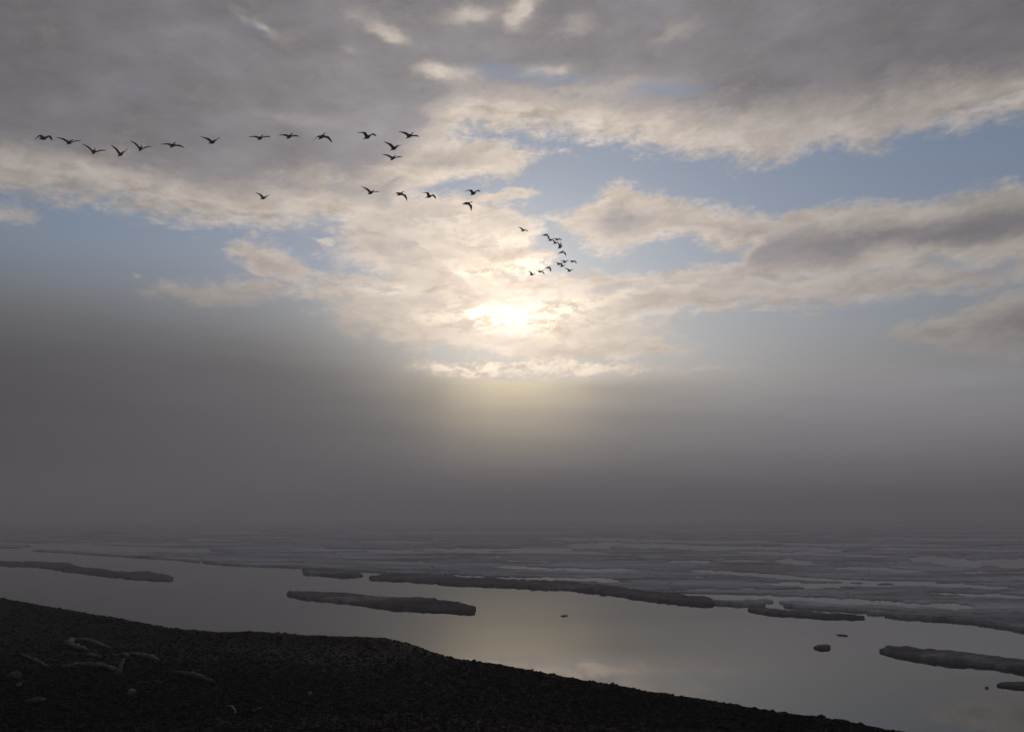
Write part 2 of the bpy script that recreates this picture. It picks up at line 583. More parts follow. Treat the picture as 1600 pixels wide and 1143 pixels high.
def ground_at(px, py):
    """Point of the beach seen at a photo position."""
    d = ray(px, py)
    t = 3.0
    while t < 60:
        p = EYE + d * t
        if p.z <= float(ground_z(np.array([p.x]), np.array([p.y]), False)[0]):
            return p
        t += 0.02
    return EYE + d * 20


az = np.radians(np.concatenate([np.linspace(-180, -50, 66, endpoint=False), np.linspace(-50, 50, 720), np.linspace(50, 180, 66)[1:-1]]))
rr = np.concatenate([[0.4], np.geomspace(1.0, 4.5, 24, endpoint=False), np.geomspace(4.5, 34, 420, endpoint=False), np.geomspace(34, 160, 30)])
AA, RR = np.meshgrid(az, rr, indexing='ij')
GX, GY = RR * np.sin(AA), RR * np.cos(AA)
GZ = ground_z(GX, GY)
na, nr = AA.shape
idx = np.arange(na * nr).reshape(na, nr)
nxt = np.roll(idx, -1, axis=0)
quads = np.stack([idx[:, :-1], idx[:, 1:], nxt[:, 1:], nxt[:, :-1]], -1).reshape(-1, 4)
keep = GZ.reshape(-1)[quads].max(1) > -1.2
verts = np.stack([GX, GY, GZ], -1).reshape(-1, 3)
verts = np.vstack([verts, [[0, 0, float(GZ[:, 0].mean())]]])
cap = np.stack([np.full(na, na * nr), idx[:, 0], nxt[:, 0]], -1)
quads = quads[keep]
tri = np.vstack([quads[:, [0, 1, 2]], quads[:, [0, 2, 3]], cap])[:, ::-1].copy()
tag(link('beach', mesh_from('beach', verts, tri, SOIL)), kind='structure')


def ico(sub):
    bm = bmesh.new()
    bmesh.ops.create_icosphere(bm, subdivisions=sub, radius=1.0)
    bm.verts.ensure_lookup_table()
    v = np.array([tuple(q.co) for q in bm.verts])
    f = np.array([[q.index for q in fc.verts] for fc in bm.faces])
    bm.free()
    return v, f


def scatter(n, r0, r1, base, size, seed):
    g = np.random.default_rng(seed)
    bv, bf = base
    r = r0 * (r1 / r0) ** g.random(n)
    a = np.radians(g.uniform(-39, 36, n))
    x, y = r * np.sin(a), r * np.cos(a)
    s, t = x * ES[0] + y * ES[1], x * ET[0] + y * ET[1]
    k = t - np.interp(s, cs, ct) < 0.9
    x, y, n = x[k], y[k], int(k.sum())
    z = ground_z(x, y)
    sz = size * np.exp(g.normal(0, 0.42, n))
    sc = sz[:, None] * np.stack([g.uniform(.8, 1.5, n), g.uniform(.7, 1.2, n), g.uniform(.45, .8, n)], -1)
    shape = bv[None] * (1 + g.uniform(-.22, .22, (n, len(bv), 1)))
    v = shape * sc[:, None, :]
    ca, sa = np.cos(g.uniform(0, 6.28, n)), None
    ang = g.uniform(0, 6.28, n)
    ca, sa = np.cos(ang)[:, None], np.sin(ang)[:, None]
    vx, vy = v[:, :, 0] * ca - v[:, :, 1] * sa, v[:, :, 0] * sa + v[:, :, 1] * ca
    tilt = g.normal(0, .35, n)[:, None]
    vz = v[:, :, 2] + vx * tilt * 0.5
    v = np.stack([vx + x[:, None], vy + y[:, None], vz + (z + sz * 0.15)[:, None]], -1)
    f = bf[None] + (np.arange(n) * len(bv))[:, None, None]
    return v.reshape(-1, 3), f.reshape(-1, 3)


v1, f1 = scatter(110000, 5.2, 12.5, ico(1), 0.0095, 1)
v2, f2 = scatter(100000, 9.0, 30.0, ico(1), 0.0125, 2)
tag(link('pebbles', mesh_from('pebbles', np.vstack([v1, v2]), np.vstack([f1, f2 + len(v1)]), GRAVEL, smooth=False)),
    'dark loose pebbles covering the gravel beach', 'pebbles', kind='stuff')

# ------------------------------------------------------------------ sea ice
def px_of(P):
    """Photo position of points on the water, used to lay the floes out where they drift."""
    d = P - np.array(EYE)
    f = d @ np.array(FWD)
    return 800 + FOCAL * d[..., 0] / f, 571.5 - FOCAL * (d @ np.array(UPV)) / f


def water_grid(x0, x1, nx, y0, y1, ny):
    xs, ys = np.linspace(x0, x1, nx), np.linspace(y0, y1, ny)
    PX, PY = np.meshgrid(xs, ys, indexing='ij')
    dirs = np.array(FWD)[None, None] + np.array([1, 0, 0.0])[None, None] * ((PX - 800) / FOCAL)[..., None] - np.array(UPV)[None, None] * ((PY - 571.5) / FOCAL)[..., None]
    t = -EYE.z / dirs[..., 2]
    W = np.array(EYE)[None, None] + dirs * t[..., None]
    return PX, PY, W[..., 0], W[..., 1]


def slabs(F, WX, WY, top, base=-0.12, min_cells=6):
    """Marching squares over the field F > 0: one closed slab per connected piece. Returns (verts, faces, cells) each."""
    nx, ny = F.shape
    F = np.where(np.abs(F) < 1e-6, 1e-6, F)
    ins = F > 0
    # connected pieces of inside corners
    lab = -np.ones((nx, ny), int)
    pieces = []
    for i in range(nx):
        for j in range(ny):
            if ins[i, j] and lab[i, j] < 0:
                st, c = [(i, j)], len(pieces)
                lab[i, j] = c
                cells = []
                while st:
                    a, b = st.pop()
                    cells.append((a, b))
                    for da, db in ((1, 0), (-1, 0), (0, 1), (0, -1)):
                        p, q = a + da, b + db
                        if 0 <= p < nx and 0 <= q < ny and ins[p, q] and lab[p, q] < 0:
                            lab[p, q] = c
                            st.append((p, q))
                pieces.append(cells)
    out = []
    for c, cells in enumerate(pieces):
        if len(cells) < min_cells:
            continue
        V, key, Fc, edges = [], {}, [], {}

        def vert(k):
            if k in key:
                return key[k]
            if k[0] == 'c':
                i, j = k[1], k[2]
                x, y, z = WX[i, j], WY[i, j], top[i, j]
            else:
                _, i, j, p, q = k
                t_ = F[i, j] / (F[i, j] - F[p, q])
                x, y = WX[i, j] + (WX[p, q] - WX[i, j]) * t_, WY[i, j] + (WY[p, q] - WY[i, j]) * t_
                z = 0.62 * (top[i, j] if ins[i, j] else top[p, q])
            key[k] = len(V)
            V.append((x, y, z))
            return key[k]
        seen = set()
        for (a, b) in cells:
            for i, j in ((a, b), (a - 1, b), (a, b - 1), (a - 1, b - 1)):
                if (i, j) in seen or i < 0 or j < 0 or i >= nx - 1 or j >= ny - 1:
                    continue
                seen.add((i, j))
                loop = [(i, j), (i + 1, j), (i + 1, j + 1), (i, j + 1)]
                poly = []
                for q in range(4):
                    u, w_ = loop[q], loop[(q + 1) % 4]
                    iu, iw = ins[u] and lab[u] == c, ins[w_] and lab[w_] == c
                    if iu:
                        poly.append(vert(('c',) + u))
                    if iu != iw:
                        s_, e_ = (u, w_) if u < w_ else (w_, u)
                        if ins[s_] == ins[e_]:
                            continue
                        poly.append(vert(('e',) + s_ + e_))
                if len(poly) >= 3:
                    Fc.append(poly)
                    for q in range(len(poly)):
                        e = (poly[q], poly[(q + 1) % len(poly)])
                        if (e[1], e[0]) in edges:
                            del edges[(e[1], e[0])]
                        else:
                            edges[e] = 1
        if not Fc:
            continue
        low = {}
        for (u, w_) in edges:
            for q in (u, w_):
                if q not in low:
                    low[q] = len(V)
                    V.append((V[q][0], V[q][1], base))
            Fc.append([w_, u, low[u], low[w_]])
        out.append((np.array(V), Fc, len(cells)))
    return out


def flip_up(V, Fc):
    """Orient so that the top faces look upwards."""
    f = Fc[0]
    a, b, c = V[f[0]], V[f[1]], V[f[2]]
    if np.cross(b - a, c - a)[2] < 0:
        Fc = [list(reversed(q)) for q in Fc]
    return Fc


def poly_field(PX, PY, pts, rag, seed, sq=2.2):
    """Inside distance to an outline (rows count more than columns, as seen from the shore)."""
    pts = np.array(pts, float)
    d = np.full(PX.shape, 1e9)
    wn = np.zeros(PX.shape, bool)
    for k in range(len(pts)):
        (ax, ay), (bx, by) = pts[k], pts[(k + 1) % len(pts)]
        ex, ey = (bx - ax) / sq, by - ay
        qx, qy = (PX - ax) / sq, PY - ay
        t_ = np.clip((qx * ex + qy * ey) / (ex * ex + ey * ey + 1e-9), 0, 1)
        d = np.minimum(d, np.hypot(qx - ex * t_, qy - ey * t_))
        cr = (ay > PY) != (by > PY)
        with np.errstate(divide='ignore', invalid='ignore'):
            wn ^= cr & (PX < (bx - ax) * (PY - ay) / (by - ay + 1e-12) + ax)
    return np.where(wn, d, -d) + rag * (fnoise(PX / 17.0, PY / 4.0, 5, seed, 0.65) + 0.5 * fnoise(PX / 5.0, PY / 1.6, 2, seed + 3))


def near_floe(name, pts, h, label, mat, rag=1.0, step_=(2.0, 0.55), seed=1, cat='ice floe', group=None, bumps=0.5):
    pts_ = np.array(pts, float)
    x0, y0 = pts_.min(0) - (8, 4)
    x1, y1 = pts_.max(0) + (8, 4)
    PX, PY, WX, WY = water_grid(x0, x1, max(8, int((x1 - x0) / step_[0])), y0, y1, max(8, int((y1 - y0) / step_[1])))
    F = poly_field(PX, PY, pts, rag, seed) - (1.2 if rag > 0.5 else 0.15)
    rise = np.clip(F / 2.2, 0, 1)
    h = h * 0.55
    top = h * (0.55 + 0.45 * rise * (2 - rise)) * (1 + bumps * fnoise(WX * 0.45, WY * 0.9, 4, seed + 5) + 0.45 * fnoise(WX * 2.2, WY * 2.2, 3, seed + 6)) + 0.02
    got = slabs(F, WX, WY, top)
    V, Fc, n = max(got, key=lambda q: q[2])
    Fc = flip_up(V, Fc)
    c = V.mean(0)
    c[2] = 0
    o = link(name, mesh_from(name, V - c, Fc, mat))
    o.location = c
    return tag(o, label, cat, group)


SHORE_FLOES = 'loose floes drifting between shore and pack'
near_floe('ice_floe', [(-60, 874), (0, 876), (60, 877), (110, 879), (125, 886), (155, 888), (182, 893), (232, 892), (262, 899), (273, 902), (272, 907), (245, 908), (180, 902), (105, 893), (60, 886), (0, 884), (-60, 882)],
          0.34, 'long dark floe at left whose blunt end breaks off in open water', DIRTY_ICE, 1.3, seed=3, group=SHORE_FLOES)
near_floe('ice_floe', [(443, 929), (452, 924), (490, 925), (530, 927), (575, 932), (620, 934), (660, 936), (700, 940), (735, 947), (746, 951), (745, 958), (715, 957), (660, 955), (600, 950), (560, 944), (520, 940), (470, 934)],
          0.36, 'narrow brownish floe lying alone in calm water, rounded at one end', DIRTY_ICE, 1.3, seed=8, group=SHORE_FLOES)
near_floe('ice_floe', [(470, 888), (520, 888), (556, 893), (572, 900), (545, 902), (508, 900), (472, 896)],
          0.40, 'short stubby floe close before the pack edge, left of the long strip', DIRTY_ICE, 1.3, seed=12, group=SHORE_FLOES)
near_floe('ice_floe', [(575, 902), (600, 896), (650, 897), (700, 901), (780, 905), (860, 908), (960, 917), (1060, 930), (1100, 934), (1118, 939), (1117, 946), (1090, 946), (1030, 939), (960, 930), (900, 923), (850, 919), (780, 917), (720, 915), (640, 908), (578, 906)],
          0.40, 'very long dark strip of ice along the front of the pack', DIRTY_ICE, 1.5, seed=17, group=SHORE_FLOES)
near_floe('ice_floe', [(1162, 953), (1176, 950), (1220, 952), (1275, 957), (1320, 961), (1356, 964), (1352, 967), (1290, 966), (1220, 962), (1178, 957)],
          0.28, 'slender tapering floe by a thin lead at the right pack edge', DIRTY_ICE, 0.6, seed=21, group=SHORE_FLOES)
near_floe('ice_floe', [(1370, 1017), (1388, 1012), (1440, 1016), (1500, 1021), (1560, 1029), (1600, 1034), (1680, 1044), (1720, 1056), (1660, 1060), (1600, 1050), (1560, 1044), (1480, 1037), (1430, 1030), (1390, 1024)],
          0.30, 'thick black-edged floe cut off by the right side of the view', DIRTY_ICE, 1.2, (2.0, 0.7), seed=26, group=SHORE_FLOES)
near_floe('ice_floe', [(1547, 1071), (1575, 1066), (1620, 1068), (1700, 1078), (1690, 1084), (1640, 1082), (1580, 1075)],
          0.18, 'small low floe at right, the one nearest the beach', DIRTY_ICE, 0.8, (1.6, 0.6), seed=31, group=SHORE_FLOES)
near_floe('ice_chunk', [(1270, 1012), (1278, 1009.5), (1290, 1009), (1298, 1010.5), (1296, 1013), (1281, 1014)],
          0.28, 'little peaked lump of ice standing alone on the water', DIRTY_ICE, 0.4, (0.8, 0.4), seed=36, cat='ice chunk')
near_floe('ice_chunk', [(875, 962), (880, 960.4), (887, 960.6), (888, 962), (881, 963)],
          0.06, 'tiny flat scrap of ice in the middle of the open water', DIRTY_ICE, 0.2, (0.6, 0.25), seed=41, cat='ice chunk')
near_floe('ice_chunk', [(1305, 991.5), (1312, 990.6), (1325, 992.2), (1324, 993.6), (1314, 992.8)],
          0.05, 'thin sliver of ice just beyond the peaked lump', DIRTY_ICE, 0.2, (0.7, 0.25), seed=44, cat='ice chunk')
near_floe('ice_chunk', [(1538, 1074), (1542, 1073), (1545, 1074.5), (1541, 1075.6)],
          0.06, 'speck of ice off the tip of the small low floe', DIRTY_ICE, 0.15, (0.5, 0.25), seed=47, cat='ice chunk')

# the pack: one field of ice opened by leads, then every separate piece becomes its own floe
PX, PY, WX, WY = water_grid(-260, 1860, 1000, 812.5, 1000, 300)
SPAN = (1000 - 812.5) * 1.6 / 299
ROW = 812.5 + (1000 - 812.5) * np.linspace(0, 1, 300) ** 1.6
dirs = np.array(FWD)[None, None] + np.array([1, 0, 0.0])[None, None] * ((PX - 800) / FOCAL)[..., None]
PY = np.broadcast_to(ROW[None], PX.shape)
dirs = dirs - np.array(UPV)[None, None] * ((PY - 571.5) / FOCAL)[..., None]
tt = -EYE.z / dirs[..., 2]
WX, WY = (dirs * tt[..., None])[..., 0], (dirs * tt[..., None])[..., 1]
front = np.interp(PX, [-260, 0, 28, 34, 46, 52, 150, 265, 345, 400, 470, 560, 640, 720, 845, 900, 1000, 1120, 1150, 1200, 1290, 1360, 1415, 1500, 1570, 1600, 1860],
                  [846, 855, 857, 853, 853, 860, 866, 873, 881, 884, 886, 891, 896, 900, 906, 914, 928, 942, 945, 945, 951, 958, 964, 970, 979, 985, 1000])
dist = np.hypot(WX, WY)
persp = np.clip((PY - 803) / 100.0, 0.08, 2.0)          # rows per metre shrink with distance
F = (front - PY) + 1.2 * fnoise(PX / 40.0, PY / 6.0, 4, 51) * persp


def lead(pts, width, seed):
    """An open lead along a line of (photo x, photo y); width in rows."""
    xs, ys = [q[0] for q in pts], [q[1] for q in pts]
    taper = np.clip(np.minimum(PX - xs[0], xs[-1] - PX) / 30.0, -1, 1)
    y = np.interp(PX, xs, ys) + 0.9 * fnoise(PX / 60.0, PY * 0 + seed, 4, seed)
    tp = np.sign(taper) * np.sqrt(np.abs(taper))

    def bank(q):
        n1, n2 = fnoise(PX / 38.0, PY * 0 + 3.3, 5, seed + q, 0.65), vnoise(PX / 9.0, PY * 0 + 1.1, seed + q + 1)
        return width * (0.62 + 0.95 * n1 + 0.35 * np.round(n2 * 2) / 2) * tp
    return np.where(PY < y, (y - PY) - bank(2), (PY - y) - bank(5))


for k, (pts, wd) in enumerate([
        ([(1055, 935), (1140, 933), (1230, 936), (1330, 940), (1430, 943), (1525, 949)], 3.0),
        ([(1072, 890), (1130, 894), (1200, 899), (1300, 905)], 2.2), ([(1265, 906), (1380, 909), (1480, 914), (1580, 918)], 2.0),
        ([(1440, 925), (1520, 929), (1640, 934)], 1.8), ([(1210, 875), (1275, 881)], 3.2), ([(1040, 878), (1112, 878)], 2.4),
        ([(770, 884), (860, 888), (940, 891), (1000, 889)], 1.7), ([(690, 899), (780, 902), (870, 904), (960, 905)], 1.9),
        ([(660, 857), (720, 859), (775, 862)], 2.6), ([(770, 863), (860, 861), (960, 865)], 1.5), ([(1300, 887), (1380, 888), (1445, 892)], 2.2),
        ([(1420, 872), (1500, 877), (1600, 880), (1700, 884)], 4.2), ([(1490, 893), (1560, 893)], 1.2), ([(1270, 916), (1340, 920)], 0.9),
        ([(880, 852), (960, 850), (1040, 853), (1150, 857)], 2.4), ([(840, 842), (930, 841), (1060, 845), (1160, 848)], 1.5), ([(560, 846), (680, 846)], 1.1),
([(290, 841), (360, 843), (380, 845)], 1.6), ([(60, 842), (160, 845)], 0.8), ([(440, 857), (540, 858), (590, 859)], 1.0),
        ([(870, 921), (920, 922)], 1.4), ([(940, 928), (975, 929)], 1.3), ([(1150, 862), (1300, 866), (1400, 868)], 1.3), ([(1350, 856), (1600, 860)], 1.4),
        ([(1100, 845), (1300, 850), (1500, 852)], 1.0)]):
    F = np.minimum(F, lead(pts, wd * 1.85, 60 + 7 * k))
# smaller leads everywhere, more of them farther out
net = fnoise(WX * 0.011 + 3.0, WY * 0.030, 5, 201, 0.55)
F = np.minimum(F, (0.27 - 0.0004 * np.clip(dist - 120, 0, 350) - net) * 55 * persp + np.clip(6 - (front - PY) / persp, 0, 6) * 3)
net2 = fnoise(WX * 0.006 + 7.0, WY * 0.016, 4, 233, 0.55)
F = np.minimum(F, (np.abs(net2) - 0.020) * 70 * persp + np.clip(190 - dist, 0, 100) * 0.12)
crack = fnoise(WX * 0.010 + 1.0, WY * 0.034 + 4.0, 5, 271, 0.6)
F = np.minimum(F, (np.abs(crack + 0.05) - 0.014) * 60 * persp)
crack = fnoise(WX * 0.008 + 11.0, WY * 0.030 + 2.0, 5, 293, 0.6)
F = np.minimum(F, (np.abs(crack - 0.12) - 0.014) * 60 * persp)
# cracks that part the pack into floes: long ones along the shore, short slanting ones between them
for k, pts in enumerate([[(-260, 836), (300, 842), (700, 846), (1100, 850), (1500, 853), (1860, 856)], [(-260, 824), (800, 829), (1860, 837)],
                         [(-260, 846), (200, 862), (440, 868), (560, 874), (700, 881), (800, 886), (950, 890), (1100, 893), (1300, 905), (1400, 909), (1600, 918), (1860, 926)],
                         [(-260, 840), (300, 852), (560, 858), (775, 862), (960, 866), (1210, 876), (1440, 892), (1600, 895), (1860, 903)]]):
    xs, ys = [q[0] for q in pts], [q[1] for q in pts]
    y = np.interp(PX, xs, ys) + 2.6 * persp * fnoise(PX / 70.0, PY * 0 + k, 5, 400 + k, 0.6)
    F = np.minimum(F, np.abs(PY - y) - np.maximum(0.34 * persp, 0.62 * SPAN * ((PY - 812.5) / 187.5) ** 0.375) * (1.0 + 0.4 + 0.7 * fnoise(PX / 50.0, PY * 0 + k, 3, 420 + k)))
for k, (x0, y0, x1, y1) in enumerate([(250, 840, 330, 884), (620, 845, 700, 904), (760, 861, 830, 888), (930, 848, 985, 868), (1010, 888, 1075, 932), (1180, 850, 1250, 880),
                                      (1330, 886, 1395, 910), (1290, 905, 1350, 945), (1480, 852, 1540, 896), (1600, 915, 1690, 990), (480, 842, 540, 876), (60, 835, 120, 868),
                                      (-60, 835, -20, 858), (1660, 855, 1720, 905), (400, 826, 430, 846), (900, 828, 930, 850), (1250, 830, 1290, 855), (130, 822, 150, 842), (660, 826, 690, 848)]):
    x = x0 + (x1 - x0) * (PY - y0) / (y1 - y0) + 14 * persp * fnoise(PY / (5.0 * persp), PX * 0 + k, 4, 440 + k)
    F = np.minimum(F, np.where((PY > y0 - 2) & (PY < y1 + 2), np.abs(PX - x) / 2.5 - np.maximum(0.5 * persp, 0.62), 99.0))
rise = np.clip(F / (2.0 * persp), 0, 1)
ridge = fnoise(WX * 0.10, WY * 0.30, 5, 91)
top = (0.045 + 0.035 * rise) * (1 + 0.4 * fnoise(WX * 0.3, WY * 0.7, 3, 88)) + 0.10 * np.clip(ridge - 0.2, 0, 1) * rise + 0.015 + 0.14 * np.clip(1 - (front - PY) / (7.0 * persp), 0, 1)
got = sorted(slabs(F, WX, WY, top, -0.1, 14), key=lambda q: -q[2])
loose = []
NAMED = {(1560, 965): 'broad floe at the right pack edge, behind the thick black-edged one', (1450, 957): 'grey floe behind the slender tapering floe at the pack edge',
         (300, 872): 'thin grey sheet of pack ice nearest the long floe at left', (1000, 915): 'wide pale floe of the pack just behind the very long dark strip',
         (560, 882): 'pack floe right behind the short stubby floe'}
for k, (V, Fc, n) in enumerate(got[:260]):
    Fc = flip_up(V, Fc)
    c = V.mean(0)
    c[2] = 0
    o = link('ice_floe', mesh_from('ice_floe', V - c, Fc, ICE))
    o.location = c
    qx, qy = px_of(V)
    lab = 'flat grey floe among many in the misty pack ice'
    for (x_, y_), l_ in list(NAMED.items()):
        if len(V) > 150 and np.min(np.hypot((qx - x_) / 6.0, qy - y_)) < 2.0:
            lab = NAMED.pop((x_, y_))
            break
    tag(o, lab, 'ice floe', 'floes of the misty pack ice')

# ------------------------------------------------------------------ driftwood and stones on the beach
def stick(name, runs, label, mat, cat='driftwood', group=None, lift=0.5, seed=0):
    """A tapering knotty length of wood lying on the gravel; runs: list of [(px, py, radius in m, height above its resting place)]."""
    g = random.Random(seed)
    V, Fc = [], []
    for run in runs:
        P, rad = [], []
        for (x, y, r_, up_) in run:
            r_ *= 0.75
            p = ground_at(x, y)
            P.append(Vector((p.x, p.y, p.z + r_ * lift + up_)))
            rad.append(r_)
        pts, rs = [], []
        for k in range(len(P) - 1):
            m_ = 5
            for q in range(m_):
                f = q / m_
                pts.append(P[k].lerp(P[k + 1], f) + Vector((g.uniform(-1, 1), g.uniform(-1, 1), g.uniform(-.6, .6))) * rad[k] * 0.25)
                rs.append((rad[k] * (1 - f) + rad[k + 1] * f) * g.uniform(.8, 1.2))
        pts.append(P[-1])
        rs.append(rad[-1])
        b0, ns = len(V), 9
        for k, p in enumerate(pts):
            ax = (pts[min(k + 1, len(pts) - 1)] - pts[max(k - 1, 0)]).normalized()
            u = ax.cross(Vector((0, 0, 1))).normalized()
            w_ = u.cross(ax)
            for q in range(ns):
                a = 2 * math.pi * q / ns
                r_ = rs[k] * g.uniform(.82, 1.15)
                V.append(tuple(p + u * math.cos(a) * r_ + w_ * math.sin(a) * r_ * 0.8))
        for k in range(len(pts) - 1):
            for q in range(ns):
                a, b = b0 + k * ns + q, b0 + k * ns + (q + 1) % ns
                Fc.append([a, b, b + ns, a + ns])
        Fc.append([b0 + q for q in range(ns)][::-1])
        Fc.append([b0 + (len(pts) - 1) * ns + q for q in range(ns)])
    V = np.array(V)
    c = V.mean(0)
    c[2] = V[:, 2].min()
    o = link(name, mesh_from(name, V - c, Fc, mat))
    o.location = c
    return tag(o, label, cat, group)


def stone(px, py, rx, ry, rz, label, mat, seed, name='stone', cat='stone'):
    p = ground_at(px, py)
    v, f = ico(3)
    d = np.array([mnoise.noise(Vector(tuple(q * 1.6)) + Vector((seed, seed * 2.3, 0))) for q in v])
    v = v * (1 + 0.35 * d[:, None]) * np.array([rx, ry, rz])
    o = link(name, mesh_from(name, v, f, mat))
    o.location = (p.x, p.y, p.z + rz * 0.35)
    o.rotation_euler = (0, 0, seed)
    return tag(o, label, cat)


stick('driftwood_root', [[(104, 1007, .06, .0), (114, 1005, .085, .02), (128, 1006, .06, .05), (142, 1007, .05, .05), (156, 1010, .05, .02), (175, 1014, .02, 0)],
                         [(110, 1009, .07, 0), (122, 1013, .06, 0), (139, 1016, .03, 0)]],
      'bleached forked driftwood root, the biggest pale piece on the dark beach', PALE_WOOD, seed=1)
stick('driftwood_board', [[(136, 1023, .03, 0), (146, 1025, .045, 0), (157, 1027, .03, 0)]], 'short pale board just below the forked root', PALE_WOOD, seed=2)
stick('driftwood_stick', [[(184, 1024, .03, 0), (193, 1023, .045, 0), (202, 1026, .03, 0)]], 'stubby pale wood piece between the board and the straight log', PALE_WOOD, seed=3)
stick('driftwood_log', [[(211, 1022, .035, 0), (225, 1026, .05, 0), (238, 1029, .055, 0), (248, 1032, .03, 0)]], 'straight pale log pointing right, nearest to the gravel crest', PALE_WOOD, seed=4)
stick('driftwood_log', [[(98, 1042, .03, 0), (124, 1039, .05, 0), (160, 1041, .05, 0), (172, 1044, .05, 0), (182, 1049, .05, 0)]], 'long greyish log with a bent right end', PALE_WOOD, seed=5)
stick('driftwood_stump', [[(183, 1056, .05, 0), (187, 1052, .04, .06), (192, 1047, .02, .14)]], 'dark upright snag at the bent end of the long log', DARK_WOOD, seed=6)
stick('driftwood_branch', [[(14, 1022, .02, 0), (34, 1023, .03, 0), (56, 1032, .035, 0), (78, 1044, .03, 0)]], 'dull curved branch at the left edge of the beach', GREY_STONE, seed=7)
stick('driftwood_log', [[(275, 1052, .04, 0), (300, 1056, .06, 0), (334, 1066, .035, 0)]], 'dark brown log lying right of the pale driftwood', DARK_WOOD, seed=8)
stick('driftwood_stick', [[(216, 1067, .018, 0), (240, 1065, .022, 0), (272, 1067, .014, 0)]], 'thin grey stick lying level below the dark brown log', GREY_STONE, seed=9)
stick('driftwood_branch', [[(352, 1103, .012, 0), (362, 1104, .02, 0), (368, 1110, .018, 0), (366, 1118, .01, 0)]], 'small hooked pale branch on the lower beach', PALE_WOOD, seed=10)
stick('twig', [[(384, 1117, .008, 0), (396, 1110, .010, 0), (412, 1103, .006, 0)], [(396, 1110, .008, 0), (404, 1110, .006, 0)]], 'fine forked twig right of the hooked branch', PALE_WOOD, cat='twig', seed=11)
stick('driftwood_stick', [[(486, 1103, .012, 0), (500, 1106, .015, 0), (520, 1105, .01, 0)]], 'faint grey stick alone in the middle of the lower beach', GREY_STONE, seed=12)
stone(206, 1083, .055, .045, .04, 'white fist-sized stone below the thin grey stick', PALE_STONE, 1.3)
stone(30, 1070, .035, .03, .025, 'small white stone at the left edge of the beach', PALE_STONE, 2.1)
stone(54, 1097, .09, .06, .04, 'flat grey stone below the small white one', GREY_STONE, 3.7)
stone(22, 1058, .12, .08, .05, 'broad grey stone under the dull curved branch', GREY_STONE, 5.2)
stone(484, 1084, .03, .025, .025, 'pale pebble-like stone above the faint grey stick', PALE_STONE, 6.4)

# ------------------------------------------------------------------ geese
RINGS = [(-.37, .045, .006, .0), (-.31, .055, .013, .0), (-.235, .048, .032, -.004), (-.155, .062, .056, -.010), (-.075, .082, .076, -.012), (.0, .090, .084, -.010),
         (.07, .083, .080, -.004), (.135, .060, .060, .006), (.185, .036, .040, .016), (.245, .026, .028, .026), (.30, .024, .026, .032),
         (.333, .030, .033, .038), (.365, .030, .032, .036), (.392, .018, .018, .030), (.435, .007, .006, .024)]
NS = 12
W0, W1 = 3, 7            # rings the wing roots span


